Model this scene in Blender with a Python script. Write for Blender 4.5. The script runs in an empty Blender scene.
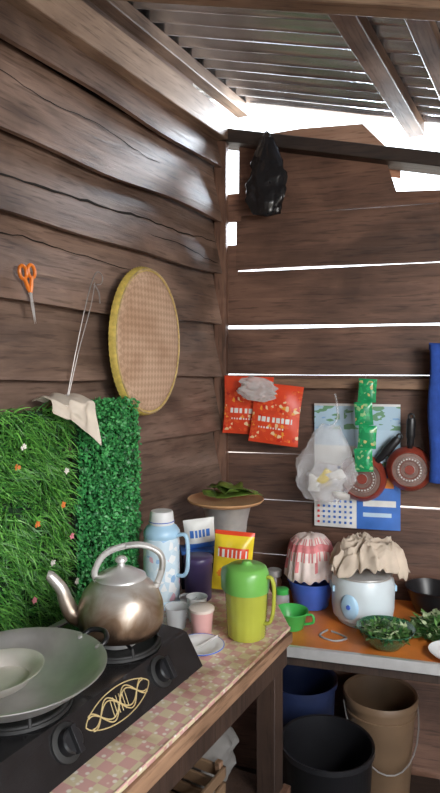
import bpy, math, random
from mathutils import Vector, Matrix, noise
random.seed(4)
R=math.radians
sc=bpy.context.scene
sc.view_settings.view_transform='Standard'

# ---------------------------------------------------------------- builder
class B:
    def __init__(s,name): s.n=name;s.v=[];s.f=[];s.m=[];s.sm=[];s.mats=[]
    def mi(s,mat):
        if mat not in s.mats: s.mats.append(mat)
        return s.mats.index(mat)
    def add(s,vs,fs,mat,smooth=False,M=None):
        o=len(s.v)
        for p in vs:
            p=Vector(p)
            if M is not None: p=M@p
            s.v.append(tuple(p))
        for i,f in enumerate(fs):
            s.f.append(tuple(o+k for k in f))
            s.m.append(s.mi(mat[i] if isinstance(mat,list) else mat)); s.sm.append(smooth)
    def box(s,x0,x1,y0,y1,z0,z1,mat,M=None):
        vs=[(x0,y0,z0),(x1,y0,z0),(x1,y1,z0),(x0,y1,z0),(x0,y0,z1),(x1,y0,z1),(x1,y1,z1),(x0,y1,z1)]
        s.add(vs,[(0,3,2,1),(4,5,6,7),(0,1,5,4),(1,2,6,5),(2,3,7,6),(3,0,4,7)],mat,False,M)
    def prism(s,poly,z0,z1,mat,M=None,top=None):
        n=len(poly)
        vs=[(x,y,z0) for x,y in poly]+[(x,y,z1) for x,y in poly]
        fs=[tuple(reversed(range(n))),tuple(range(n,2*n))]+[(i,(i+1)%n,(i+1)%n+n,i+n) for i in range(n)]
        ms=[mat]*len(fs)
        if top: ms[1]=top
        s.add(vs,fs,ms,False,M)
    def lathe(s,prof,mat,seg=40,c=(0,0,0),M=None,fn=None,matfn=None):
        vs=[];rings=[]
        for r,z in prof:
            if r<1e-5:
                rings.append([len(vs)]);vs.append((c[0],c[1],c[2]+z))
            else:
                k=[]
                for i in range(seg):
                    a=2*math.pi*i/seg; rr=r; zz=z
                    if fn: rr,zz=fn(r,z,a)
                    k.append(len(vs));vs.append((c[0]+rr*math.cos(a),c[1]+rr*math.sin(a),c[2]+zz))
                rings.append(k)
        fs=[];ms=[]
        for j in range(len(rings)-1):
            a,b=rings[j],rings[j+1]
            for i in range(seg):
                i2=(i+1)%seg
                if len(a)==1 and len(b)==1: continue
                if len(a)==1: fs.append((a[0],b[i2],b[i]))
                elif len(b)==1: fs.append((a[i],a[i2],b[0]))
                else: fs.append((a[i],a[i2],b[i2],b[i]))
                ms.append(matfn(j,i) if matfn else mat)
        s.add(vs,fs,ms,True,M)
    def tube(s,pts,rad,mat,seg=8,closed=False,M=None,flat=1.0):
        pts=[Vector(p) for p in pts];n=len(pts)
        if not isinstance(rad,(list,tuple)): rad=[rad]*n
        vs=[];up=None
        for i,p in enumerate(pts):
            if closed: t=pts[(i+1)%n]-pts[i-1]
            else: t=pts[min(i+1,n-1)]-pts[max(i-1,0)]
            if t.length<1e-9: t=Vector((0,0,1))
            t.normalize()
            if up is None:
                up=Vector((0,0,1)) if abs(t.z)<.9 else Vector((0,1,0))
            up=(up-t*up.dot(t)).normalized(); sd=t.cross(up)
            for k in range(seg):
                a=2*math.pi*k/seg
                vs.append(p+up*math.cos(a)*rad[i]+sd*math.sin(a)*rad[i]*flat)
        fs=[]
        for i in range(n if closed else n-1):
            j=(i+1)%n
            for k in range(seg):
                k2=(k+1)%seg
                fs.append((i*seg+k,i*seg+k2,j*seg+k2,j*seg+k))
        if not closed:
            fs.append(tuple(reversed(range(seg))));fs.append(tuple(range((n-1)*seg,n*seg)))
        s.add(vs,fs,mat,True,M)
    def grid(s,f,nu,nv,mat,M=None,matfn=None,closeu=False):
        vs=[f(u/nu,v/nv) for v in range(nv+1) for u in range(nu+(0 if closeu else 1))]
        w=nu if closeu else nu+1
        fs=[];ms=[]
        for v in range(nv):
            for u in range(nu):
                u2=(u+1)%w
                fs.append((v*w+u,v*w+u2,(v+1)*w+u2,(v+1)*w+u))
                ms.append(matfn((u+.5)/nu,(v+.5)/nv) if matfn else mat)
        s.add(vs,fs,ms,True,M)
    def plank(s,x0,x1,z0,z1,y0,th,mat,tilt=0,wav=.004,seed=0,n=28,ztop=None):
        # room side = -y ; y0 = room face of upper edge ; lower edge protrudes by tilt
        vs=[]
        for i in range(n+1):
            x=x0+(x1-x0)*i/n
            a=wav*noise.noise(Vector((x*2.3,seed*7.1,.3)))*2
            b=wav*noise.noise(Vector((x*2.3,seed*3.7,5.3)))*2
            zt=z1 if ztop is None else ztop(x)
            vs+= [(x,y0-tilt,z0+a),(x,y0,zt+b),(x,y0+th,zt+b),(x,y0-tilt+th,z0+a)]
        fs=[]
        for i in range(n):
            for k in range(4):
                k2=(k+1)%4
                fs.append((i*4+k,i*4+k2,(i+1)*4+k2,(i+1)*4+k))
        fs.append((0,3,2,1));fs.append((n*4,n*4+1,n*4+2,n*4+3))
        s.add(vs,fs,mat)
    def leaf(s,p,d,nrm,L,W,mat,curl=.2):
        p=Vector(p);d=Vector(d).normalized();sd=d.cross(Vector(nrm))
        if sd.length<1e-4: sd=d.cross(Vector((.3,.7,.2)))
        sd.normalize();n=sd.cross(d)
        vs=[p,p+d*L*.5+sd*W*.5+n*curl*L*.5,p+d*L*.5-sd*W*.5+n*curl*L*.5,p+d*L*.5+n*curl*L*.35,p+d*L]
        s.add(vs,[(0,1,3),(0,3,2),(1,4,3),(3,4,2)],mat,True)
    def finish(s,M=None,bevel=0,solid=0,sub=0,angle=40):
        me=bpy.data.meshes.new(s.n);me.from_pydata(s.v,[],s.f)
        for m in s.mats: me.materials.append(m)
        me.polygons.foreach_set('material_index',s.m);me.polygons.foreach_set('use_smooth',s.sm)
        me.update()
        if len(s.f)<20000:
            import bmesh
            bm=bmesh.new();bm.from_mesh(me);bmesh.ops.recalc_face_normals(bm,faces=bm.faces);bm.to_mesh(me);bm.free()
        try: me.set_sharp_from_angle(angle=R(angle))
        except Exception: pass
        o=bpy.data.objects.new(s.n,me);sc.collection.objects.link(o)
        if M is not None: o.matrix_world=M
        if solid:
            k=o.modifiers.new('t','SOLIDIFY');k.thickness=solid
        if bevel:
            k=o.modifiers.new('b','BEVEL');k.width=bevel;k.segments=2;k.limit_method='ANGLE';k.angle_limit=R(50)
        if sub:
            k=o.modifiers.new('s','SUBSURF');k.levels=sub;k.render_levels=sub
        return o

def T(x,y,z): return Matrix.Translation((x,y,z))
def RX(a): return Matrix.Rotation(R(a),4,'X')
def RY(a): return Matrix.Rotation(R(a),4,'Y')
def RZ(a): return Matrix.Rotation(R(a),4,'Z')
def cat(P,n=8,closed=False):
    P=[Vector(p) for p in P];out=[];N=len(P)
    for i in range(N if closed else N-1):
        if closed: a,b,c,d=P[i-1],P[i],P[(i+1)%N],P[(i+2)%N]
        else: a,b,c,d=P[max(i-1,0)],P[i],P[i+1],P[min(i+2,N-1)]
        for k in range(n):
            t=k/n
            out.append(.5*((2*b)+(c-a)*t+(2*a-5*b+4*c-d)*t*t+(3*b-a-3*c+d)*t**3))
    if not closed: out.append(P[-1])
    return out
def circ(r,n=24,c=(0,0,0),ax='z'):
    o=[]
    for i in range(n):
        a=2*math.pi*i/n;x,y=r*math.cos(a),r*math.sin(a)
        o.append({'z':(c[0]+x,c[1]+y,c[2]),'y':(c[0]+x,c[1],c[2]+y),'x':(c[0],c[1]+x,c[2]+y)}[ax])
    return o

# ---------------------------------------------------------------- materials
def base(name):
    m=bpy.data.materials.new(name);m.use_nodes=True
    nt=m.node_tree;return m,nt,nt.nodes['Principled BSDF']
def ramp(nt,stops,fac):
    r=nt.nodes.new('ShaderNodeValToRGB')
    el=r.color_ramp.elements
    while len(el)<len(stops): el.new(.5)
    for e,(p,c) in zip(el,stops): e.position=p;e.color=(*c,1)
    nt.links.new(fac,r.inputs[0]);return r.outputs[0]
def coords(nt,scale=(1,1,1),rot=(0,0,0),kind='Object'):
    t=nt.nodes.new('ShaderNodeTexCoord');mp=nt.nodes.new('ShaderNodeMapping')
    mp.inputs['Scale'].default_value=scale;mp.inputs['Rotation'].default_value=rot
    nt.links.new(t.outputs[kind],mp.inputs[0]);return mp.outputs[0]
def ntex(nt,vec,scale,detail=4,dist=0,rough=.5):
    n=nt.nodes.new('ShaderNodeTexNoise');n.inputs['Scale'].default_value=scale;n.inputs['Detail'].default_value=detail
    n.inputs['Distortion'].default_value=dist;n.inputs['Roughness'].default_value=rough
    nt.links.new(vec,n.inputs['Vector']);return n.outputs['Fac']
def mixc(nt,f,a,b,mode='MIX'):
    m=nt.nodes.new('ShaderNodeMix');m.data_type='RGBA';m.blend_type=mode
    for s,x in ((0,f),(6,a),(7,b)):
        if hasattr(x,'links') or hasattr(x,'is_linked'): nt.links.new(x,m.inputs[s])
        else: m.inputs[s].default_value=x if s==0 else (*x,1)
    return m.outputs[2]
def bump(nt,bs,h,st=.3,d=.01):
    b=nt.nodes.new('ShaderNodeBump');b.inputs['Strength'].default_value=st;b.inputs['Distance'].default_value=d
    nt.links.new(h,b.inputs['Height']);nt.links.new(b.outputs[0],bs.inputs['Normal'])
def M_(name,col,rough=.5,metal=0,var=.18,scale=12,bmp=0,alpha=1,trans=0,island=0,coat=0,sss=0):
    m,nt,b=base(name)
    v=coords(nt);f=ntex(nt,v,scale,5)
    c=ramp(nt,[(.3,tuple(x*(1-var) for x in col)),(.7,tuple(min(1,x*(1+var)) for x in col))],f)
    if island:
        g=nt.nodes.new('ShaderNodeNewGeometry');h=nt.nodes.new('ShaderNodeHueSaturation')
        mr=nt.nodes.new('ShaderNodeMapRange');mr.inputs[3].default_value=1-island;mr.inputs[4].default_value=1+island
        nt.links.new(g.outputs['Random Per Island'],mr.inputs[0]);nt.links.new(mr.outputs[0],h.inputs['Value']);nt.links.new(c,h.inputs['Color']);c=h.outputs[0]
    nt.links.new(c,b.inputs['Base Color'])
    b.inputs['Roughness'].default_value=rough;b.inputs['Metallic'].default_value=metal
    b.inputs['Alpha'].default_value=alpha;b.inputs['Transmission Weight'].default_value=trans
    b.inputs['Coat Weight'].default_value=coat
    if bmp: bump(nt,b,f,bmp,.005)
    return m
def wood(name,d,l,rough=.62,isl=.25,axis='x',stain=.5):
    m,nt,b=base(name)
    s={'x':(1.2,14,14),'y':(14,1.2,14),'z':(14,14,1.2)}[axis]
    v=coords(nt,s);f=ntex(nt,v,2.2,8,.8,.62)
    c=ramp(nt,[(.25,d),(.5,tuple((a+b2)/2 for a,b2 in zip(d,l))),(.75,l)],f)
    v2=coords(nt,(1,1,1.6));f2=ntex(nt,v2,3.1,6,.6)
    st=ramp(nt,[(.36,(stain,stain*.94,stain*.90)),(.60,(1,1,1))],f2)
    c=mixc(nt,1.0,c,st,'MULTIPLY')
    # fine dark streaks
    v3=coords(nt,tuple(x*3 for x in s));f3=ntex(nt,v3,3,3,.3)
    s3=ramp(nt,[(.32,(.40,.37,.35)),(.45,(1,1,1))],f3);c=mixc(nt,.7,c,s3,'MULTIPLY')
    g=nt.nodes.new('ShaderNodeNewGeometry');h=nt.nodes.new('ShaderNodeHueSaturation')
    mr=nt.nodes.new('ShaderNodeMapRange');mr.inputs[3].default_value=1-isl;mr.inputs[4].default_value=1+isl
    nt.links.new(g.outputs['Random Per Island'],mr.inputs[0]);nt.links.new(mr.outputs[0],h.inputs['Value']);nt.links.new(c,h.inputs['Color'])
    nt.links.new(h.outputs[0],b.inputs['Base Color']);b.inputs['Roughness'].default_value=rough
    bump(nt,b,f,.4,.007);return m
def printed(name,cols,scale=30,rough=.35,kind='voronoi',stretch=(1,1,1)):
    m,nt,b=base(name);v=coords(nt,stretch)
    if kind=='voronoi':
        t=nt.nodes.new('ShaderNodeTexVoronoi');t.inputs['Scale'].default_value=scale;nt.links.new(v,t.inputs['Vector'])
        sp=nt.nodes.new('ShaderNodeSeparateColor');nt.links.new(t.outputs['Color'],sp.inputs[0]);f=sp.outputs[0]
    else: f=ntex(nt,v,scale,2)
    r=nt.nodes.new('ShaderNodeValToRGB');r.color_ramp.interpolation='CONSTANT'
    el=r.color_ramp.elements
    while len(el)<len(cols): el.new(.5)
    for e,(p,c) in zip(el,cols): e.position=p;e.color=(*c,1)
    nt.links.new(f,r.inputs[0]);nt.links.new(r.outputs[0],b.inputs['Base Color']);b.inputs['Roughness'].default_value=rough
    return m

W_L=wood('wood_wall_left',(.125,.080,.060),(.36,.240,.182),.45,stain=.46)
W_B=wood('wood_wall_back',(.115,.056,.037),(.30,.160,.106),.58,stain=.46)
W_R=wood('wood_rafter',(.24,.155,.105),(.50,.35,.25),.6)
W_P=wood('wood_post',(.13,.065,.045),(.28,.15,.095),.6,axis='z')
W_T=wood('wood_table',(.17,.095,.055),(.42,.25,.15),.55)
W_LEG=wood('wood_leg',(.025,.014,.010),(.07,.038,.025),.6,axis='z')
W_PLY=wood('plywood_brown',(.28,.15,.09),(.40,.24,.16),.7,stain=.8)
W_DK=wood('wood_dark',(.02,.013,.010),(.06,.035,.025),.6)
CRACK=M_('crack_dark',(.012,.008,.006),.9)
STEEL=M_('galvanised_iron',(.58,.61,.66),.25,.8,.3,6)
ALU=M_('aluminium',(.74,.73,.72),.33,.6,.10,20)
ALU_D=M_('aluminium_dull',(.56,.55,.53),.45,.5,.2,14)
WIRE=M_('wire_steel',(.36,.34,.33),.4,.7)
BLK=M_('black_enamel',(.014,.014,.015),.22,0,.3,30,coat=.3)
BLKP=M_('black_plastic',(.012,.012,.014),.35,0,.2)
CAST=M_('cast_iron',(.02,.02,.02),.6,.3,.3,40)
GOLD=M_('gold_paint',(.66,.52,.26),.4,.3,.1)
WHITE=M_('white_plastic',(.75,.76,.76),.4,0,.06)
NAVY=M_('navy_plastic',(.012,.02,.06),.4)
BLUEP=M_('blue_plastic',(.06,.14,.55),.35)
BEIGE=M_('beige_plastic',(.17,.105,.06),.5,0,.2,6)
GRN=M_('green_plastic',(.06,.45,.09),.35,0,.1)
LGRN=M_('lime_plastic',(.17,.46,.09),.3,0,.1)

# kettle metal with soot low down
def kettle_mat():
    m,nt,b=base('sooty_aluminium')
    t=nt.nodes.new('ShaderNodeTexCoord');sp=nt.nodes.new('ShaderNodeSeparateXYZ');nt.links.new(t.outputs['Object'],sp.inputs[0])
    f=ntex(nt,t.outputs['Object'],18,7,.8)
    ad=nt.nodes.new('ShaderNodeMath');ad.operation='MULTIPLY_ADD';nt.links.new(f,ad.inputs[0]);ad.inputs[1].default_value=.13
    nt.links.new(sp.outputs[2],ad.inputs[2])
    c=ramp(nt,[(.075,(.05,.032,.022)),(.11,(.24,.155,.10)),(.145,(.46,.38,.31)),(.19,(.70,.68,.65))],ad.outputs[0])
    nt.links.new(c,b.inputs['Base Color']);b.inputs['Metallic'].default_value=.6;b.inputs['Roughness'].default_value=.32
    bump(nt,b,f,.15,.003);return m
KET=kettle_mat()
WOKM=M_('wok_aluminium',(.64,.64,.63),.36,.75,.14,18,bmp=.05)

def cloth_table():
    m,nt,b=base('patterned_oilcloth')
    v=coords(nt,(1,1,1))
    ck=nt.nodes.new('ShaderNodeTexChecker');ck.inputs['Scale'].default_value=40
    ck.inputs['Color1'].default_value=(.62,.36,.33,1);ck.inputs['Color2'].default_value=(.66,.57,.38,1);nt.links.new(v,ck.inputs[0])
    vo=nt.nodes.new('ShaderNodeTexVoronoi');vo.inputs['Scale'].default_value=62;nt.links.new(v,vo.inputs['Vector'])
    f=ramp(nt,[(.18,(1,1,1)),(.3,(0,0,0))],vo.outputs['Distance'])
    c=mixc(nt,f,ck.outputs[0],(.80,.75,.66))
    n=ntex(nt,v,7,6,.6);w=ramp(nt,[(.38,(.42,.30,.20)),(.55,(1,1,1))],n)
    c=mixc(nt,.8,c,w,'MULTIPLY')
    nt.links.new(c,b.inputs['Base Color']);b.inputs['Roughness'].default_value=.38;return m
TCLOTH=cloth_table()
ORANGE=M_('orange_laminate',(.66,.20,.035),.35,0,.22,8)

def weave(name,a,bc,sc_=60):
    m,nt,b=base(name);v=coords(nt,(1,1,1),(0,0,R(45)))
    ck=nt.nodes.new('ShaderNodeTexChecker');ck.inputs['Scale'].default_value=sc_
    ck.inputs['Color1'].default_value=(*a,1);ck.inputs['Color2'].default_value=(*bc,1);nt.links.new(v,ck.inputs[0])
    n=ntex(nt,v,9,5);w=ramp(nt,[(.35,(.78,.72,.66)),(.6,(1,1,1))],n);c=mixc(nt,1.,ck.outputs[0],w,'MULTIPLY')
    nt.links.new(c,b.inputs['Base Color']);b.inputs['Roughness'].default_value=.6
    bump(nt,b,ck.outputs[1],.5,.003);return m
WEAVE=weave('woven_bamboo',(.64,.44,.31),(.52,.345,.23),70)
RIM=M_('bamboo_rim',(.66,.50,.12),.5,0,.25,60)

FL=Matrix.Translation((0,2.3,0))@RZ(60.46)   # left-wall frame: +x to the corner, -y into room
FB=Matrix.Translation((0,2.3,0))@RZ(-15.1)   # back-wall frame: +x to the right, -y into room

# ---------------------------------------------------------------- room shell
b=B('wall_left')
zs=[.0,.12,.315,.51,.705,.90,1.095,1.29,1.487,1.68,1.875,2.07,2.27,2.46]
for i in range(len(zs)-1):
    b.plank(-3.6,.0,zs[i]-.014,zs[i+1]+.008,.012,.016,W_L,tilt=.044,wav=.008,seed=i,n=50)
b.box(-3.6,0,.034,.046,0,2.47,W_DK)  # added dark backing, blocks daylight between planks and darkens the seams
# cracks
def crack(x0,z0,x1,z1,zlo,zhi,seed,w=.0022):
    n=40;vs=[]
    for i in range(n+1):
        t=i/n;x=x0+(x1-x0)*t
        zz=z0+(z1-z0)*t+.018*noise.noise(Vector((x*5,seed,0)))+.006*noise.noise(Vector((x*22,seed,3)))
        k=(zhi-zz)/(zhi-zlo);y=.012-.044*k-.0022
        ww=w*(.35+.9*abs(noise.noise(Vector((x*6,seed,9)))))*(1-abs(2*t-1)**6)
        vs+=[(x,y,zz-ww),(x,y,zz+ww)]
    b.add(vs,[(2*i,2*i+2,2*i+3,2*i+1) for i in range(n)],CRACK)
crack(-1.3,1.945,-.02,1.98,1.861,2.078,1,.005)
crack(-1.2,1.83,-.55,1.80,1.666,1.883,2,.003)
crack(-.5,1.93,-.05,1.90,1.861,2.078,5,.003)
crack(-1.25,2.2,-.4,2.17,2.056,2.278,3,.0025)
b.finish(FL)

b=B('wall_back')
rows=[(2.083,2.4,.075,.002),(1.880,2.0815,.065,.003),(1.667,1.875,0.02,.0025),(1.484,1.655,0.02,.003),(1.19,1.481,0.02,.001),(1.018,1.187,0.02,.004),(.815,1.013,0.02,.0032),(.60,.812,0.02,.004),(.40,.599,0.02,.001),(.2,.399,0.02,.001),(0,.199,0.02,.001)]
for i,(a,c,x0,wv) in enumerate(rows):
    zt=None
    if i==0: zt=lambda x: (2.37-.205*x) if x<.64 else (2.135-.05*(x-.64))
    b.plank(x0,2.1,a,c,.0,.018,W_B,tilt=.008,wav=wv,seed=20+i,n=60,ztop=zt)
b.box(.03,.085,-.004,.014,2.065,2.17,W_B)
b.box(.03,.07,-.004,.014,1.86,1.975,W_B)
b.finish(FB)

b=B('wall_right')
for i in range(10):
    b.plank(-1.2,1.7,i*.22,i*.22+.216,0,.018,W_B,tilt=.0,wav=.002,seed=50+i,n=20)
b.finish(T(1.95,0,0)@RZ(-90)@T(-.6,0,0))
# unseen wall added behind the viewpoint to cut frontal fill, open on its right
b=B('wall_light_block')
for i in range(11):
    b.plank(-2.15,.10,i*.22,i*.22+.216,0,.018,W_B,tilt=.0,wav=.002,seed=80+i,n=20)
b.finish(T(0,-1.15,0))

b=B('trim_corner_post');b.box(-.012,.034,-.045,.0,0,2.42,W_P);b.finish(FB,bevel=.003)
b=B('trim_lintel_beam');
b.prism([(-.01,2.365),(2.1,1.915),(2.1,1.965),(-.01,2.415)],-.05,.05,W_DK,M=RX(90));b.finish(FB,bevel=.003)
b=B('trim_wall_rail');b.plank(.035,2.1,1.433,1.470,-.042,.034,W_T,wav=.002,seed=71);b.finish(FB,bevel=.002)
b=B('trim_wall_plate');b.plank(-3.6,-.0,2.36,2.46,-.055,.05,W_R,wav=.003,seed=77)
b.plank(-3.6,-.24,2.42,2.6,-.03,.03,W_L,wav=.004,seed=78)
b.finish(FL,bevel=.003)
b=B('plywood_panel');b.prism([(.085,2.34),(.085,2.405),(.30,2.418),(.53,2.412),(.665,2.262),(.665,2.2)],0,.008,W_PLY,M=RX(90));b.finish(FB@T(0,.07,0))

# roof
uL=Vector((.493,.870,0));rB=Vector((.965,-.261,-.22));P0=Vector((0,2.3,2.57))
b=B('ceiling')
NT=480
def rf(u,v):
    t=-3.9+4.0*u; w=-.22+2.4*v
    p=P0+uL*t+rB*w
    return (p.x,p.y,p.z+.017*math.sin(2*math.pi*t/.078))
b.grid(rf,NT,4,STEEL)
b.finish(angle=80)
def beam_dir(name,t0,t1,w0,w1,wid,hei,drop,mat,along='u'):
    b=B(name)
    a=P0+uL*t0+rB*w0;c=P0+uL*t1+rB*w1
    d=(c-a);L=d.length;d.normalize()
    up=Vector((0,0,1));sd=d.cross(up).normalized();up=sd.cross(d)
    Mx=Matrix((( d.x,sd.x,up.x,a.x),(d.y,sd.y,up.y,a.y),(d.z,sd.z,up.z,a.z),(0,0,0,1)))
    b.box(0,L,-wid/2,wid/2,-drop-hei,-drop,mat)
    return b.finish(Mx,bevel=.003)
beam_dir('trim_rafter',-3.6,.09,.70,.70,.06,.045,.018,W_R)
beam_dir('trim_rafter',-3.6,.09,.87,.87,.05,.045,.018,W_R)
beam_dir('trim_rafter',-3.6,.09,.05,.05,.05,.045,.018,W_R)
beam_dir('trim_rafter',-3.6,.09,1.6,1.6,.06,.045,.018,W_R)
beam_dir('trim_purlin',-.87,-.87,-.05,2.0,.05,.03,.064,W_R)
b=B('floor');b.box(-2.2,2.2,-1.6,3.2,-.05,0,M_('dark_cement',(.05,.042,.038),.8,0,.4,5,.3));b.finish()
b=B('ground');b.box(-25,25,-25,25,-.12,-.052,M_('pale_soil',(.45,.38,.30),.9,0,.2,1,.3));b.finish()  # outdoor ground, added to block sky light from below the horizon

# ---------------------------------------------------------------- table with patterned cloth
b=B('kitchen_table')
poly=[(-2.0,-.538),(-.592,-.538),(-.17,-.235),(-.17,-.04),(-2.0,-.04)]
b.prism(poly,.822,.85,W_T,top=TCLOTH)
b.plank(-2.0,-.595,.812,.84,-.548,.022,W_T,wav=.002,seed=90)
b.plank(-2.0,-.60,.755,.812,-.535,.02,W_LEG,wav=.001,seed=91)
b.box(-2.0,-.592,-.541,-.536,.842,.8515,TCLOTH)
for x,y in((-.64,-.51),(-1.9,-.51),(-.64,-.08),(-1.9,-.08)):
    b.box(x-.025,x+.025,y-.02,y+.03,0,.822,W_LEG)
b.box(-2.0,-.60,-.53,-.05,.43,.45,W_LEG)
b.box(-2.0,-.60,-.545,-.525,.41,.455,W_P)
b.finish(FL,bevel=.002)

# ---------------------------------------------------------------- gas stove
b=B('gas_stove')
X0,X1=-1.462,-.897
sec=[(-.466,.864),(-.461,.872),(-.425,.928),(-.41,.932),(-.155,.932),(-.15,.925),(-.15,.864)]
vs=[(X0,y,zz) for y,zz in sec]+[(X1,y,zz) for y,zz in sec];n=len(sec)
b.add(vs,[tuple(range(n)),tuple(reversed(range(n,2*n)))]+[(i,i+n,(i+1)%n+n,(i+1)%n) for i in range(n)],BLK)
def PP(x,s,off): return Vector((x,-.461+.036*s-.841*off,.872+.056*s+.541*off))
for xx in (X0+.04,X1-.04):
    for yy in (-.44,-.18): b.lathe([(0,0),(.014,0),(.014,.015),(0,.015)],BLKP,16,(xx,yy,.8505))
for kx in (-1.02,-1.283):
    nrm=Vector((0,-.841,.541));q=nrm.to_track_quat('Z','Y').to_matrix().to_4x4();c=PP(kx,.5,0)
    Mk=Matrix.Translation(c)@q
    b.lathe([(.030,0),(.030,.003),(.026,.005),(0,.005)],CAST,32,M=Mk)
    b.lathe([(.021,.004),(.020,.018),(.017,.021),(0,.021)],BLKP,32,M=Mk)
    b.box(-.005,.005,-.021,.021,.018,.030,BLKP,M=Mk)
    b.tube([Mk@Vector(p) for p in circ(.028,32,(0,0,.003))],.0007,ALU_D,6,closed=True)
cx=-1.150
for k in range(2):
    for amp in (.30,.22):
        pts=[PP(cx+x*.001,.5+(-1)**k*amp*math.sin(x*.062)*(1-(abs(x)/95)**4),.0008) for x in range(-76,77,3)]
        b.tube(pts,.0013,GOLD,6)
for k in range(6):
    a=PP(cx-.022+.008*k,.5-.22,.0008);c=PP(cx-.018+.008*k,.5+.22,.0008);b.tube([a,(a+c)/2,c],.0008,GOLD,6)
for sg in(1,-1):
    b.tube([PP(cx+x*.001,.5+sg*.40*max(0,1-(abs(x)/88)**2)**.7,.001) for x in range(-88,89,4)],.0012,GOLD,6)
for kx in (-1.02,-1.283):
    ky=-.335;z0=.932
    b.lathe([(0,.002),(.075,.002),(.088,.006),(.09,.001)],CAST,40,(kx,ky,z0))
    b.lathe([(.0,.004),(.04,.004),(.04,.013),(.03,.015),(0,.014)],ALU_D,32,(kx,ky,z0))
    b.tube(circ(.082,32,(kx,ky,z0+.006)),.004,CAST,8,closed=True)
    for a in range(5):
        an=a*2*math.pi/5+.4;dx,dy=math.cos(an),math.sin(an)
        b.tube([(kx+dx*.085,ky+dy*.085,z0+.004),(kx+dx*.08,ky+dy*.08,z0+.018),(kx+dx*.03,ky+dy*.03,z0+.018)],.0035,CAST,6)
b.box(X0+.01,X1-.01,-.17,-.155,.932,.936,ALU_D)
b.finish(FL,bevel=.0015)
TRZ=.954

# kettle
b=B('aluminium_kettle')
b.lathe([(0,.001),(.070,.001),(.082,.006),(.088,.022),(.0895,.042),(.087,.062),(.079,.083),(.066,.099),(.052,.109),(.049,.112),(.050,.116)],KET,56)
b.lathe([(.053,.113),(.052,.117),(.044,.121),(.028,.130),(.012,.134),(.009,.136),(.007,.142),(.013,.147),(.013,.152),(.008,.157),(0,.158)],ALU,40)
sp=cat([(-.070,0,.030),(-.098,0,.042),(-.112,0,.068),(-.122,0,.095),(-.142,0,.120),(-.150,0,.124)],6)
nr=len(sp);b.tube(sp,[.024-.015*(i/(nr-1))**.6 for i in range(nr)],KET,20)
hd=cat([(-.050,0,.108),(-.054,0,.128),(-.036,0,.160),(.0,0,.176),(.045,0,.178),(.080,0,.160),(.086,0,.130),(.074,0,.092)],8)
b.tube(hd,.0036,ALU_D,12,flat=1.9)
b.tube(hd[26:50],.0055,ALU_D,12,flat=1.6)
for x,zz in((-.050,.108),(.074,.094)): b.lathe([(0,-.006),(.008,-.004),(.008,.004),(0,.006)],ALU_D,12,(x,0,zz))
b.finish(T(-.207,1.255,TRZ)@RZ(8),angle=50)

# shallow wok
b=B('aluminium_wok')
b.lathe([(0,0),(.07,.001),(.105,.014),(.135,.036),(.145,.046),(.150,.048),(.150,.050),(.143,.049),(.132,.039),(.103,.017),(.07,.004),(0,.003)],WOKM,72)
for a0 in(44,224):
    Mh=RZ(a0)
    b.tube([Mh@Vector(p) for p in cat([(.141,-.030,.042),(.160,-.027,.053),(.172,0,.056),(.160,.027,.053),(.141,.030,.042)],6)],.0048,BLKP,10)
    for yy in(-.030,.030): b.lathe([(0,-.004),(.008,-.003),(.008,.004),(0,.006)],ALU_D,12,M=Mh@T(.142,yy,.044))
b.finish(T(-.342,1.008,TRZ),angle=60)
b=B('steel_plate')
SSW=M_('pale_steel',(.80,.76,.70),.4,.4,.1,15)
b.lathe([(0,0),(.055,0),(.062,.012),(.078,.020),(.080,.023),(.077,.023),(.060,.014),(.054,.003),(0,.003)],SSW,56)
b.finish(T(-.378,1.014,TRZ+.016)@RY(-4),angle=60)

# ---------------------------------------------------------------- things on the table (z .85)
Z=.8503
FLOR=printed('floral_light_blue',[(0,(.60,.74,.84)),(.55,(.68,.80,.88)),(.80,(.85,.88,.90)),(.93,(.30,.50,.75)),(.97,(.75,.45,.55))],60,.3)
LB=M_('light_blue_plastic',(.42,.65,.84),.3,0,.06)
b=B('thermos_flask')
b.lathe([(0,0),(.051,0),(.054,.004),(.054,.02),(.052,.024)],LB)
b.lathe([(.052,.024),(.053,.03),(.053,.185),(.050,.200)],FLOR)
b.lathe([(.050,.198),(.053,.202),(.053,.215),(.045,.228),(.034,.236),(.033,.240)],LB)
b.lathe([(.036,.236),(.037,.240),(.034,.268),(.031,.273),(0,.275)],WHITE)
b.tube(circ(.0363,32,(0,0,.244)),.0015,BLUEP,6,closed=True)
b.tube(cat([(.050,0,.205),(.075,0,.212),(.086,0,.190),(.086,0,.12),(.074,0,.095),(.051,0,.092)],6),.0055,LB,10,flat=1.3)
b.tube(cat([(-.052,0,.21),(-.054,.02,.205),(-.04,.045,.20),(0,.06,.198),(.04,.045,.20),(.054,.02,.205),(.052,0,.21)],6),.003,LB,8)
b.finish(T(-.162,1.665,Z)@RZ(-25)@Matrix.Scale(.95,4),angle=45)

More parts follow.
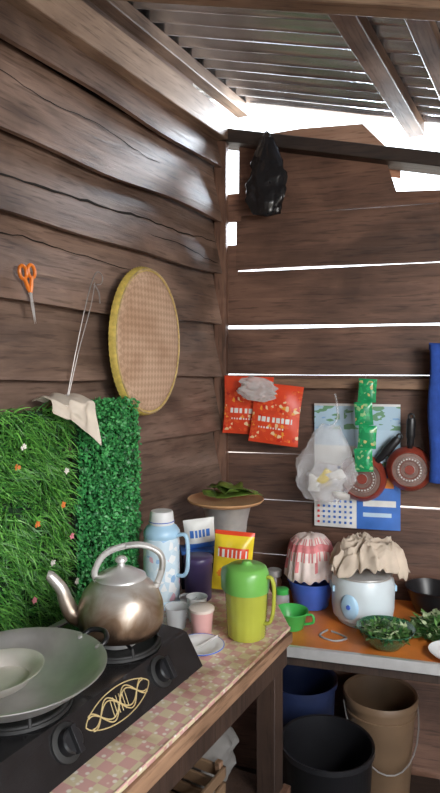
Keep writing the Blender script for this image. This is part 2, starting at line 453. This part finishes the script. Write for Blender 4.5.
YEL=M_('lime_yellow_plastic',(.50,.53,.07),.2,0,.12,9,alpha=.78)
b=B('water_jug')
b.lathe([(0,0),(.043,0),(.047,.004),(.049,.05),(.052,.10),(.054,.135),(.054,.142)],YEL,48,fn=lambda r,z,a:(r+(.0007*math.cos(16*a) if z<.12 else 0),z))
b.lathe([(.0,.05),(.044,.052),(.045,.005),(0,.004)],M_('jug_water',(.32,.34,.10),.1,0,.1),40)
b.lathe([(.055,.112),(.0565,.146),(.054,.158),(.049,.168),(.043,.172),(.016,.174),(.012,.177),(.010,.183),(0,.184)],LGRN,48,fn=lambda r,z,a:(r+ (.012*max(0,math.cos(a-math.pi))**10 if r>.05 else 0),z))
b.tube(cat([(.052,0,.150),(.066,0,.150),(.073,0,.125),(.071,0,.075),(.063,0,.045),(.047,0,.038)],6),.0045,YEL,10,flat=1.5)
b.finish(T(.065,1.47,Z)@RZ(-28),angle=45)

PINK=M_('pink_plastic',(.66,.36,.34),.4,0,.1)
b=B('drinking_cup')
b.lathe([(0,0),(.022,0),(.024,.003),(.029,.062),(.030,.062),(.030,.064),(.027,.063),(.022,.005),(0,.004)],PINK)
b.lathe([(.031,.06),(.0315,.066),(.028,.069),(0,.070)],M_('pale_lid',(.72,.62,.55),.4))
b.finish(T(-.045,1.475,Z),angle=45)
CLR=M_('clear_plastic',(.78,.80,.82),.15,0,.05,alpha=.38)
for i,(x,y,r,h) in enumerate([(-.110,1.52,.030,.050),(-.060,1.56,.026,.06),(-.085,1.585,.022,.05)]):
    b=B('plastic_tumbler')
    b.lathe([(0,0),(r*.78,0),(r,h),(r+.002,h),(r+.002,h+.002),(r-.002,h),(r*.74,.003),(0,.003)],CLR if i!=1 else WHITE)
    b.finish(T(x,y,Z),angle=45)
b=B('enamel_plate')
b.lathe([(0,.002),(.03,.002),(.038,.006),(.055,.012),(.0565,.0135),(.054,.0145),(.037,.009),(.03,.005),(0,.005)],WHITE,48)
b.tube(circ(.0555,48,(0,0,.0135)),.0013,BLUEP,6,closed=True)
b.tube(cat([(-.03,-.012,.008),(0,0,.010),(.028,.012,.013),(.05,.02,.017)],5),[.006]*4+[.003]*12,ALU,8,flat=.5)
b.finish(T(-.046,1.392,Z)@RZ(20),angle=60)

INDI=M_('indigo_plastic',(.07,.05,.14),.35)
b=B('storage_canister')
b.lathe([(0,0),(.036,0),(.038,.003),(.040,.10),(.042,.102),(.042,.118),(.039,.121),(0,.122)],INDI,40)
b.finish(T(-.062,1.71,Z),angle=45)
# pouch generator
def pouch(b,w,h,t,matfn,M=None,seed=0,nu=16,nv=20):
    for sgn in(-1,1):
        def f(u,v):
            x=(u-.5)*w;zz=v*h
            e=(max(0,1-abs(2*u-1)**3))*(max(0,1-abs(2*v-1)**4))
            y=sgn*t*.5*e*(1+.5*noise.noise(Vector((x*18,zz*18,seed))))+.004*noise.noise(Vector((x*14,zz*14,seed+4)))*1
            return (x*(1-.05*math.sin(v*math.pi)),y,zz)
        b.grid(f,nu,nv,None,M=M,matfn=matfn)
YL=M_('yellow_foil',(.80,.60,.03),.3);RD=M_('red_foil',(.74,.07,.025),.3,0,.15,bmp=.3);WH=M_('white_print',(.78,.78,.75),.4)
BL=M_('blue_print',(.05,.17,.55),.35);GF=M_('green_foil',(.02,.34,.12),.25,0,.2,30,bmp=.3);ORP=M_('orange_print',(.8,.25,.03),.4)
def yel(u,v):
    if .55<v<.74 and .1<u<.9: return RD if (int(u*26)%3 or .70<v) else WH
    if .18<v<.40 and (u-.5)**2*4+(v-.29)**2*60<.6: return ORP
    if v>.92: return RD
    return YL
b=B('snack_packet');pouch(b,.115,.165,.035,yel,seed=3,nu=28,nv=30);b.finish(T(.030,1.70,Z+.025)@RZ(-6)@RX(-6)@RY(4))
def blu(u,v):
    if .4<v<.65 and .15<u<.85: return BL if (int(u*22)%3) else WH
    if v<.2: return BL
    return WH
b=B('flour_packet');pouch(b,.095,.09,.03,blu,seed=7,nu=24,nv=20);b.finish(T(-.058,1.81,Z+.114)@RZ(8)@RX(3)@RY(-5))
b=B('storage_box');b.box(-.05,.05,-.04,.035,0,.10,NAVY);b.box(-.052,.052,-.042,.037,.10,.112,BL);b.finish(T(-.07,1.82,Z)@RZ(10),bevel=.004)
# steamer pot with tray and leaf
b=B('steamer_pot')
b.lathe([(0,0),(.060,0),(.065,.005),(.062,.06),(.058,.10),(.066,.17),(.078,.222),(.081,.224),(.081,.227),(.075,.224),(.063,.17),(.05,.1),(0,.09)],ALU_D,48)
b.finish(T(.022,1.92,Z),angle=50)
b=B('wooden_tray')
TR=M_('tray_wood',(.55,.31,.15),.45,0,.2,8)
b.lathe([(0,0),(.10,0),(.117,.006),(.122,.012),(.120,.015),(.114,.011),(.099,.006),(0,.006)],TR,56)
b.finish(T(.018,1.91,Z+.2275),angle=60)
LEAFG=M_('banana_leaf',(.12,.20,.03),.45,0,.3,14,island=.2)
b=B('banana_leaf')
for k,(a,w,L) in enumerate([(10,.10,.19),(75,.08,.13),(-30,.08,.17)]):
    def f(u,v,w=w,L=L,k=k):
        x=(u-.5)*L;y=(v-.5)*w*(1-.6*abs(2*u-1)**2)
        return (x,y,.010+.008*k+.020*noise.noise(Vector((x*14,y*14,k*3)))+.03*abs(v-.5)*(1 if k==1 else .3))
    b.grid(f,14,6,LEAFG,M=RZ(a)@T(.01,0,0))
b.finish(T(.03,1.90,Z+.248),solid=.001)

# ---------------------------------------------------------------- left wall: grass mats, basket, scissors, skimmer
def mat_leaf(name,d,l):
    m,nt,b_=base(name)
    g=nt.nodes.new('ShaderNodeNewGeometry');c=ramp(nt,[(0,d),(.6,tuple((x+y)/2 for x,y in zip(d,l))),(1,l)],g.outputs['Random Per Island'])
    nt.links.new(c,b_.inputs['Base Color']);b_.inputs['Roughness'].default_value=.42;return m
GR=mat_leaf('plastic_grass',(.018,.14,.022),(.22,.58,.10))
BX=mat_leaf('plastic_boxwood',(.012,.15,.04),(.10,.48,.13))
BACK=M_('green_backing',(.008,.03,.01),.8)
FLW=[M_('petal_white',(.8,.78,.7),.5),M_('petal_pink',(.75,.25,.30),.5),M_('petal_orange',(.75,.22,.05),.5)]
b=B('artificial_grass_mat')
b.box(-1.62,-.86,-.045,-.036,.856,1.40,BACK)
for i in range(12500):
    x=random.uniform(-1.62,-.865);zz=random.uniform(.865,1.41);y=-.045
    cl=noise.noise(Vector((x*13,zz*13,1)));cl2=noise.noise(Vector((x*13,zz*13,8)))
    dx=cl*1.2+random.uniform(-1,1);dz=cl2*.9+random.uniform(-1,.9)
    L=random.uniform(.022,.050);w=random.uniform(.0014,.0026)
    d=Vector((dx,-random.uniform(.4,1.2),dz)).normalized()
    p0=Vector((x,y,zz));vs=[];sd=d.cross(Vector((random.uniform(-.6,.6),-1,random.uniform(-.6,.6))))
    if sd.length<.05: sd=Vector((1,0,0))
    sd.normalize()
    for k in range(4):
        t=k/3;p=p0+d*L*t+Vector((0,-.0,-L*.3*t*t))
        if p.z<.856: p.z=.856+random.random()*.004
        p.x=min(p.x,-.852)
        ww=w*(1-.8*t);vs+=[p-sd*ww,p+sd*ww]
    b.add(vs,[(0,1,3,2),(2,3,5,4),(4,5,7,6)],GR)
def flower(b,x,y,zz,r,m):
    for k in range(5):
        a=k*2*math.pi/5+random.random()
        b.leaf((x,y,zz),(math.cos(a),-.35,math.sin(a)),(0,-1,0),r,r*.8,m,.1)
for (px_,zz,k) in [(-1.05,1.33,0),(-.92,1.26,0),(-1.02,1.15,2),(-.97,1.05,0),(-1.03,.97,1),(-.90,1.10,1),(-1.13,1.05,0),(-.94,1.18,2),(-.91,.93,2),(-1.15,1.2,1),(-.89,.98,0),(-1.05,.90,0),(-1.08,1.28,2)]:
    flower(b,px_+random.uniform(-.008,.008),-.094,zz+random.uniform(-.008,.008),.010,FLW[k])
b.finish(FL)
b=B('artificial_hedge_mat')
b.box(-.84,-.605,-.045,-.036,.885,1.42,BACK)
for i in range(10500):
    x=random.uniform(-.838,-.595);zz=random.uniform(.88,1.425)
    e=min(1,(x+.838)/.05+.15,(-.595-x)/.05+.15)
    y=-.045-random.uniform(.01,.05)*e-.015*noise.noise(Vector((x*20,zz*20,2)))
    d=Vector((random.uniform(-1,1),-random.uniform(.1,.9),random.uniform(-1.2,.5)))
    b.leaf((x,y,zz),d,(random.uniform(-.5,.5),-1,random.uniform(-.2,.8)),random.uniform(.009,.014),random.uniform(.006,.009),BX,.15)
b.finish(FL)
# cloth draped over mats
CL=M_('cream_cloth',(.72,.64,.54),.85,0,.12,20)
b=B('dish_cloth')
def f(u,v):
    x=-.975+.125*u
    s_=v*.14
    fold=.007*math.sin(u*15+v*2)+.012*noise.noise(Vector((u*4,v*4,2)))
    if s_<.055: y=-.032-s_*1.25;zz=1.425+.012*math.sin(s_/.055*math.pi)
    else:
        y=-.106-.012*v;zz=1.425-(s_-.055)*(.35+1.0*u**1.5)
    return (x+.03*v*(u-.2),y+fold,zz+fold*.7)
b.grid(f,26,20,CL);b.finish(FL,solid=.0025,sub=1)

b=B('winnowing_basket')
r0=.200
b.lathe([(0,.036),(.06,.0355),(.12,.034),(.17,.031),(.190,.027),(r0-.004,.023)],WEAVE,72)
b.lathe([(r0-.004,.024),(r0,.025),(r0+.004,.023),(r0+.007,.012),(r0+.009,.002),(r0+.006,.0),(r0+.002,.003),(r0-.004,.02)],RIM,180,fn=lambda r,z,a:(r+.0013*math.cos(90*a),z))
b.tube(circ(r0+.001,72,(0,0,.024)),.003,M_('rattan_edge',(.50,.36,.18),.5,0,.3,50),8,closed=True)
b.finish(FL@T(-.562,-.058,1.585)@RZ(3)@RX(90)@Matrix.Diagonal((.83,1.05,1,1)),angle=60)

ORA=M_('orange_handle',(.85,.22,.02),.35)
b=B('scissors')
for sg in(1,-1):
    b.tube([(sg*.012+.0105*math.cos(a*.3142),-.001*sg,.010+.014*math.sin(a*.3142)) for a in range(20)],.0038,ORA,8,closed=True)
    b.tube([(sg*.010,-.001*sg,-.003),(sg*.004,-.001*sg,-.022),(-sg*.001,-.001*sg,-.034)],[.004,.0045,.004],ORA,8)
    b.add([(-sg*.004,-.0015*sg,-.03),(sg*.004,-.0015*sg,-.03),(-sg*.0035,-.0015*sg,-.10),(-sg*.006,-.0015*sg,-.06),
           (-sg*.004,-.0005*sg,-.03),(sg*.004,-.0005*sg,-.03),(-sg*.0035,-.0005*sg,-.10),(-sg*.006,-.0005*sg,-.06)],
          [(0,1,2,3),(7,6,5,4),(0,4,5,1),(1,5,6,2),(2,6,7,3),(3,7,4,0)],ALU)
b.lathe([(0,-.003),(.003,-.003),(.003,.003),(0,.003)],ALU_D,12,M=T(0,0,-.034)@RX(90))
b.finish(FL@T(-.995,-.044,1.720)@RY(-12)@Matrix.Diagonal((1.0,1.3,1.12,1)))
b=B('wire_skewer_rack')
b.tube(cat([(0,0,0),(.03,-.002,.12),(.065,-.003,.24),(.095,0,.31),(.115,0,.335),(.135,0,.325),(.13,0,.305),(.112,0,.30)],6),.0014,WIRE,6)
b.tube(cat([(.0,-.004,0),(.038,-.004,.12),(.085,-.003,.24),(.104,0,.305)],6),.0013,WIRE,6)
b.tube(cat([(.10,0,.30),(.115,-.004,.28),(.12,-.004,.25)],5),.002,WIRE,6)
b.finish(FL@T(-.87,-.048,1.43))

# ---------------------------------------------------------------- back wall hangings
def bag(b,w,h,d,mat,seed,prof,amp=.25,seg=40,n=30,hf=.12):
    def f(u,v):
        a=u*2*math.pi;k=prof(v)
        c=Vector((math.cos(a)*1.5,math.sin(a)*1.5,v*4+seed))
        cr=1+amp*noise.noise(c*1.3)+amp*.6*noise.noise(c*3.1)+hf*noise.noise(Vector((math.cos(a)*6,math.sin(a)*6,v*3+seed)))
        return (w*.5*k*cr*math.cos(a),d*.5*k*cr*math.sin(a),h*v)
    b.grid(f,seg,n,mat,closeu=True)
BAGB=M_('black_polythene',(.012,.012,.014),.24,0,.2,30)
b=B('black_plastic_bag')
bag(b,.135,.285,.045,BAGB,12,lambda v:(.62+.40*math.sin(min(1,v*3.2)*math.pi/2))*(1-.68*max(0,(v-.45)/.55)**1.3) if v>0 else .05,.34,n=30,seg=44,hf=.16)
b.tube(cat([(0,0,.26),(.012,0,.29),(0,0,.308),(-.012,0,.29),(0,0,.265)],5),.003,BAGB,6)
b.finish(FB@T(.196,-.080,2.055),angle=80)
BAGW=M_('white_polythene',(.82,.82,.84),.18,0,.06,20,alpha=.28)
b=B('white_plastic_bag')
bag(b,.190,.265,.08,BAGW,9,lambda v:(.40+.67*math.sin(min(1,v*2.2+.15)*math.pi/2))*(1-.70*max(0,(v-.42)/.58)**1.3),.20,n=30,seg=44,hf=.14)
b.tube(cat([(0,0,.25),(.02,0,.29),(.012,.02,.335),(0,.045,.37)],5),.004,BAGW,6)
bag(b,.12,.13,.04,M_('folded_bags',(.72,.70,.70),.5,0,.15,10,alpha=.5),31,lambda v:.5+.5*math.sin(v*math.pi),.3,n=16,seg=30)
for k in range(4):
    pouch(b,.05,.06,.02,lambda u,v:[WH,YL,WH,WH][k] ,M=T(-.03+.02*k,-.012,.03+.025*(k%3))@RY(30*k)@RZ(20*k),seed=k,nu=6,nv=6)
b.finish(FB@T(.402,-.125,1.048)@RY(6),angle=80)
# red packets
redp=printed('red_packet_print',[(0,(.74,.07,.025)),(.62,(.80,.12,.035)),(.82,(.82,.60,.35)),(.87,(.85,.35,.05)),(.93,(.60,.03,.02))],95,.3)
def rp(u,v):
    if v>.92 or v<.06: return RD
    if .36<v<.44 and .15<u<.85: return WH if (int(u*30)%3) else RD
    if .24<v<.29 and .15<u<.7: return WH if (int(u*40)%2) else RD
    if .55<v<.82 and .25<u<.5: return redp
    return redp if noise.noise(Vector((u*4,v*4,3)))>-.1 else RD
b=B('seasoning_packet')
pouch(b,.185,.212,.020,rp,seed=1,nu=36,nv=36);b.finish(FB@T(.122,-.072,1.265)@RY(2))
b=B('seasoning_packet')
pouch(b,.180,.215,.020,rp,seed=5,nu=36,nv=36);b.finish(FB@T(.222,-.098,1.235)@RY(6))
b=B('clear_plastic_bag')
bag(b,.13,.085,.03,M_('clear_polythene',(.72,.75,.74),.2,0,.1,30,alpha=.45),4,lambda v:.4+.6*math.sin(v*math.pi)**.7,.45,50,24)
b.finish(FB@T(.165,-.132,1.39)@RY(8),angle=80)
# green sachets
b=B('coffee_sachet_strip')
gp=printed('green_sachet_print',[(0,(.02,.30,.11)),(.6,(.03,.42,.15)),(.85,(.30,.55,.25)),(.94,(.55,.50,.2))],90,.22)
for k in range(4):
    pouch(b,.062,.080,.018,lambda u,v:GF if (v>.88 or v<.1) else gp,M=T(.004*(-1)**k,-.004*k,.235-.079*k)@RY(3*(-1)**k),seed=k,nu=10,nv=12)
b.tube([(0,0,.31),(0,.02,.325),(0,.03,.31)],.002,WIRE,6)
b.finish(FB@T(.545,-.105,1.155))

# calendar
b=B('wall_calendar')
PIC=printed('landscape_print',[(0,(.25,.45,.70)),(.35,(.45,.62,.75)),(.55,(.15,.33,.18)),(.8,(.55,.60,.62))],16,.4,'noise',(1,1,2.5))
PALE=M_('pale_blue_print',(.50,.66,.80),.4,0,.1);RDP=M_('red_print',(.7,.05,.05),.4)
CW,CH=.30,.44
def cm(u,v):
    if v>.80: return PIC if (u<.30 or u>.36) else PALE
    if v>.66: return PALE
    if v>.5: return PIC if u>.5 else WH
    if u<.5 and v<.27: return WH
    if u<.5: return PALE if v<.45 else BL
    if .33<v<.42 and .6<u<.92: return ORP
    if .18<v<.24 and .58<u<.94: return WH
    if .10<v<.13 and .58<u<.9: return PALE
    return BL
b.grid(lambda u,v:(u*CW,-.002-.006*math.sin(u*math.pi)*(1-v)+.002*noise.noise(Vector((u*4,v*4,1))),v*CH),40,60,None,matfn=cm)
for r_ in range(5):
    for c_ in range(7):
        x=.012+c_*.019;zz=.014+r_*.019
        b.box(x,x+.008,-.0105,-.0095,zz,zz+.008,RDP if c_==0 else BL)
b.box(0,CW,-.006,.003,CH-.004,CH+.004,ALU)
b.finish(FB@T(.362,-.020,.935))

# frying pans hung with the underside to the room
PANR=M_('pan_red_brown',(.26,.045,.028),.35,.1,.2,10);PANB=M_('pan_base_brown',(.20,.12,.10),.4,.3,.25,30)
def pan(name,M,r,hang):
    b=B(name)
    b.lathe([(r*1.04,.0),(r*1.05,.003),(r*1.0,.012),(r*.86,.030),(r*.80,.034),(r*.78,.033)],PANR,56)
    b.lathe([(r*.78,.033),(r*.76,.031),(r*.60,.031),(r*.58,.033),(r*.42,.033),(r*.40,.031),(r*.24,.031),(r*.22,.034),(0,.034)],None,56,matfn=lambda j,i:[PANB,PANB,ALU_D,PANB,PANR,PANB,ALU_D,PANR][j])
    for k in range(24):
        a=k*2*math.pi/24
        b.lathe([(0,.0345),(.003,.034),(.003,.03)],ALU_D,8,(r*.5*math.cos(a),r*.5*math.sin(a),0))
    b.lathe([(r*1.02,.002),(r*.8,.028),(0,.028)],BLKP,40)
    Mh=RZ(hang)
    b.tube([Mh@Vector(p) for p in cat([(r*.98,0,.012),(r*1.3,0,.018),(r*1.9,0,.022),(r*2.35,0,.020)],5)],[.006]*3+[.008]*4+[.010]*7+[.009]*2,BLKP,12,flat=1.5)
    b.tube([Mh@Vector((r*2.45+.009*math.cos(a*.524),.009*math.sin(a*.524),.020)) for a in range(12)],.0035,BLKP,8,closed=True)
    b.finish(M,angle=50)
pan('frying_pan',FB@T(.690,-.050,1.160)@RX(90),.074,88)
pan('frying_pan',FB@T(.532,-.042,1.120)@RX(90),.080,50)

BT=M_('blue_towel',(.02,.07,.34),.9,0,.2,40,.4)
b=B('hanging_towel')
b.grid(lambda u,v:(.0+.24*u+.004*math.sin(v*9),-.012*math.sin(u*19+.6*v)-.01*u,v*.46-.02*u),40,20,BT)
b.grid(lambda u,v:(.02+.2*u,.02-.010*math.sin(u*17+.6*v),v*.40+.06),30,16,BT)
b.tube([(0,.006,.455),(.24,.006,.44)],.012,BT,10)
b.finish(FB@T(.752,-.098,1.125),solid=.003)

# ---------------------------------------------------------------- back counter
b=B('kitchen_counter')
b.box(.20,1.75,-.485,-.04,.675,.70,ORANGE)
b.box(.20,1.75,-.50,-.485,.672,.703,ALU)
b.box(.22,1.75,-.48,-.47,.64,.672,W_LEG)
for x in(.24,1.68):
    for y in(-.47,-.09): b.box(x,x+.04,y,y+.04,0,.675,W_DK)
b.finish(FB,bevel=.002)
Z2=.7003
# ruffled food cover over blue basin
b=B('blue_basin');b.lathe([(0,0),(.055,0),(.059,.004),(.076,.085),(.080,.087),(.080,.090),(.073,.086),(.055,.005),(0,.004)],BLUEP,40);b.finish(T(.310,2.045,Z2),angle=50)
PK=M_('red_net',(.76,.24,.25),.5,0,.25,30);PW=M_('white_net',(.84,.71,.66),.5,0,.15,25)
b=B('food_cover')
b.lathe([(.084,.0),(.087,.004),(.085,.03),(.081,.065),(.076,.095),(.068,.118),(.050,.135),(.025,.142),(0,.144)],None,96,
  fn=lambda r,z,a:(r*(1+.05*math.cos(16*a)*(1-z/.25)+.06*noise.noise(Vector((math.cos(a)*2,math.sin(a)*2,z*14)))),z+.006*math.cos(16*a)*(z<.02)+.012*noise.noise(Vector((math.cos(a)*1.5,math.sin(a)*1.5,3)))),matfn=lambda j,i:PK if (j==4 or (j in(3,5) and (i*7)%5<2) or (i%12 in(0,1) and j in(2,))) else PW)
b.finish(T(.310,2.045,Z2+.0985),angle=70,solid=.0015)
# jars
JB=M_('brown_jar',(.10,.05,.03),.2,coat=.4)
for x,y,r,h,m,lm in[(.190,2.10,.026,.09,JB,ALU_D),(.205,1.98,.022,.070,CLR,GRN)]:
    b=B('spice_jar');b.lathe([(0,0),(r,0),(r+.002,.004),(r+.002,h*.8),(r*.85,h*.9),(r*.85,h*.93)],m,32)
    b.lathe([(r*.95,h*.9),(r*.97,h*.92),(r*.97,h*1.12),(r*.9,h*1.14),(0,h*1.14)],lm,32);b.finish(T(x,y,Z2),angle=45)
b=B('green_mug')
b.lathe([(0,0),(.034,0),(.037,.003),(.050,.05),(.053,.052),(.053,.055),(.047,.051),(.034,.005),(0,.004)],GRN,40)
b.tube(cat([(.046,0,.045),(.066,0,.046),(.068,0,.025),(.041,0,.015)],6),.004,GRN,8)
b.finish(T(.222,1.865,Z2)@RZ(-20),angle=50)
# rice cooker
b=B('rice_cooker')
RCW=M_('cooker_white',(.66,.74,.78),.3,0,.05)
b.lathe([(0,0),(.080,0),(.083,.004),(.085,.014),(.097,.020),(.102,.05),(.104,.11),(.101,.135),(.095,.145),(.093,.150)],RCW,56)
b.lathe([(.096,.148),(.097,.153),(.082,.160),(.04,.166),(.012,.168),(.012,.175),(0,.176)],ALU,48)
Mp=RZ(-128)@T(.100,0,.07)@RY(90)
b.lathe([(0,.009),(.024,.008),(.030,.003),(.031,-.004)],LB,32,M=Mp@Matrix.Diagonal((1.3,1.0,1,1)))
b.lathe([(0,.013),(.007,.012),(.008,.006)],BLUEP,20,M=Mp)
for sg in(1,-1): b.box(.098*sg-.008,.098*sg+.008,-.03,.03,.10,.118,LB)
b.finish(T(.458,1.925,Z2)@Matrix.Diagonal((.96,.96,1,1)),bevel=.001,angle=45)
# crumpled cloth
CL2=M_('beige_cloth',(.60,.50,.40),.9,0,.15,16)
b=B('crumpled_cloth')
def rn(x,y,s,k): return 1-2*abs(noise.noise(Vector((x*s,y*s,k))))
def f(u,v):
    a=u*2*math.pi;r=v
    R0=.116*(1+.30*noise.noise(Vector((math.cos(a)*1.3,math.sin(a)*1.3,5)))+.10*noise.noise(Vector((math.cos(a)*5,math.sin(a)*5,1)))*v)
    x=r*R0*math.cos(a)*1.12;y=r*R0*math.sin(a)*.85
    zz=.045*(1-r**3)+.026*rn(x,y,14,1)+.020*rn(x,y,28,2)+.009*rn(x,y,55,7)-.30*max(0,r-.80)*(.4+1.1*abs(noise.noise(Vector((math.cos(a)*2.2,math.sin(a)*2.2,9)))))
    x+=.016*noise.noise(Vector((x*25,y*25,4)));y+=.016*noise.noise(Vector((x*25,y*25,6)))
    return (x,y,zz)
b.grid(f,170,60,CL2,closeu=True)
b.finish(T(.468,1.915,Z2+.178),solid=.002,angle=80)
# vegetables
VEG=mat_leaf('leafy_greens',(.02,.08,.02),(.12,.28,.06));VEG2=mat_leaf('pale_greens',(.12,.24,.07),(.50,.58,.35))
GLS=M_('dark_green_glass',(.03,.14,.07),.12,0,.1,alpha=.8,coat=.5)
b=B('vegetable_bowl')
b.lathe([(0,0),(.038,0),(.042,.003),(.068,.030),(.080,.052),(.083,.053),(.083,.056),(.077,.053),(.064,.031),(.038,.006),(0,.005)],GLS,48)
for i in range(420):
    a=random.random()*6.283;r=.068*math.sqrt(random.random())
    zz=.036+.022*(1-(r/.07)**2)*random.uniform(.5,1.1)
    b.leaf((r*math.cos(a),r*math.sin(a),zz),(random.uniform(-1,1),random.uniform(-1,1),random.uniform(-.1,.5)),(0,0,1),random.uniform(.014,.03),random.uniform(.006,.014),VEG if random.random()<.8 else VEG2,.25)
for i in range(10):
    a=random.random()*6.283;p=Vector((.04*math.cos(a),.04*math.sin(a),.055));d=Vector((random.uniform(-1,1),random.uniform(-1,1),.15)).normalized()
    b.tube([p-d*.03,p,p+d*.03+Vector((0,0,-.01))],.0018,VEG2,6)
b.finish(T(.480,1.738,Z2),angle=70)
b=B('leafy_vegetable_pile')
for i in range(620):
    a=random.random()*6.283;r=math.sqrt(random.random())
    x=.095*r*math.cos(a);y=.065*r*math.sin(a);zz=.006+.055*(1-r*r)*random.random()
    b.leaf((x,y,zz),(random.uniform(-1,1),random.uniform(-1,1),random.uniform(0,.5)),(0,0,1),random.uniform(.02,.04),random.uniform(.010,.02),VEG if random.random()<.6 else VEG2,.2)
b.finish(T(.665,1.815,Z2),angle=70)
b=B('black_bowl');b.lathe([(0,0),(.05,0),(.054,.004),(.075,.06),(.082,.08),(.085,.082),(.08,.084),(.07,.065),(.05,.006),(0,.005)],BLKP,40);b.finish(T(.70,1.985,Z2),angle=50)
b=B('white_dish');b.lathe([(0,0),(.04,0),(.06,.012),(.068,.018),(.068,.020),(.058,.016),(.04,.004),(0,.004)],WHITE,40);b.finish(T(.650,1.665,Z2),angle=50)
b=B('power_cable');b.tube(cat([(.33,1.84,.7035),(.30,1.80,.7035),(.335,1.765,.7035),(.375,1.78,.7035),(.36,1.81,.7035),(.34,1.83,.7035)],8),.003,M_('grey_cable',(.3,.3,.3),.5),8);b.finish()

# ---------------------------------------------------------------- under the counters
b=B('black_waste_bin');b.lathe([(0,0),(.10,0),(.105,.005),(.128,.42),(.134,.425),(.134,.44),(.127,.438),(.102,.01),(0,.01)],BLKP,48);b.finish(T(.305,1.715,0),angle=50)
b=B('navy_bucket');b.lathe([(0,0),(.09,0),(.094,.004),(.112,.46),(.12,.463),(.12,.48),(.11,.475),(.09,.01),(0,.01)],NAVY,48);b.finish(T(.27,2.0,0),angle=50)
b=B('low_platform');b.box(-.16,.16,-.15,.13,.07,.10,W_DK);
for x in(-.14,.11): b.box(x,x+.03,-.13,.11,0,.07,W_DK)
b.finish(T(.565,1.97,0)@RZ(-15),bevel=.003)
b=B('beige_bucket');b.lathe([(0,0),(.088,0),(.092,.004),(.112,.31),(.119,.312),(.121,.335),(.118,.338),(.110,.333),(.088,.01),(0,.01)],BEIGE,48)
b.tube([(.121*math.cos(a*.2094+math.pi),.121*math.sin(a*.2094+math.pi)*1.02,.31-.17*math.sin(a*.2094)) for a in range(16)],.0025,WIRE,6)
b.tube(circ(.1125,40,(0,0,.285)),.0035,BEIGE,6,closed=True)
b.finish(T(.530,1.985,.1003),angle=50)
b=B('slatted_crate')
for k in range(4):
    b.box(-.13,.13,-.09,-.082,.01+k*.036,.036+k*.036,BEIGE);b.box(-.13,.13,.082,.09,.01+k*.036,.036+k*.036,BEIGE)
    b.box(-.13,-.122,-.09,.09,.01+k*.036,.036+k*.036,BEIGE);b.box(.122,.13,-.09,.09,.01+k*.036,.036+k*.036,BEIGE)
for x in(-.13,.115):
    for y in(-.082,.067): b.box(x,x+.015,y,y+.015,0,.155,W_T)
b.box(-.125,.125,-.085,.085,.0,.008,BEIGE);b.finish(FL@T(-.93,-.38,.4505),bevel=.002)
b=B('cloth_sack');bag(b,.17,.19,.15,M_('grey_cloth',(.16,.15,.14),.9),14,lambda v:(.75+.3*math.sin(v*math.pi))*(1-.85*max(0,(v-.6)/.4)**1.3),.22);b.finish(FL@T(-.70,-.34,.4505))

# ---------------------------------------------------------------- light, world, camera
w=bpy.data.worlds.new('World');sc.world=w;w.use_nodes=True
bg=w.node_tree.nodes['Background'];bg.inputs[0].default_value=(.86,.93,1.0,1);bg.inputs[1].default_value=5.0
def area(name,loc,tgt,size,en,col):
    l=bpy.data.lights.new(name,'AREA');l.energy=en;l.size=size;l.color=col
    o=bpy.data.objects.new(name,l);sc.collection.objects.link(o);o.location=loc
    o.rotation_euler=(Vector(tgt)-Vector(loc)).to_track_quat('-Z','Y').to_euler();return o
area('fill_light',(1.15,-.2,2.05),(-.2,1.6,1.2),.7,46,(1,.96,.91))  # added fill lamp inside the room, brightens left wall and table
# daylight spilling over the back wall through the open strip under the roof
area('sky_light',(.75,2.75,2.55),(-.25,1.8,2.15),.6,110,(.78,.89,1.0))
cam=bpy.data.cameras.new('camera');co=bpy.data.objects.new('camera',cam);sc.collection.objects.link(co)
co.location=(0,0,1.5);co.rotation_euler=(R(90),0,0)
cam.lens=27.24;cam.sensor_width=36;cam.shift_y=-.0334;cam.clip_start=.02
sc.camera=co
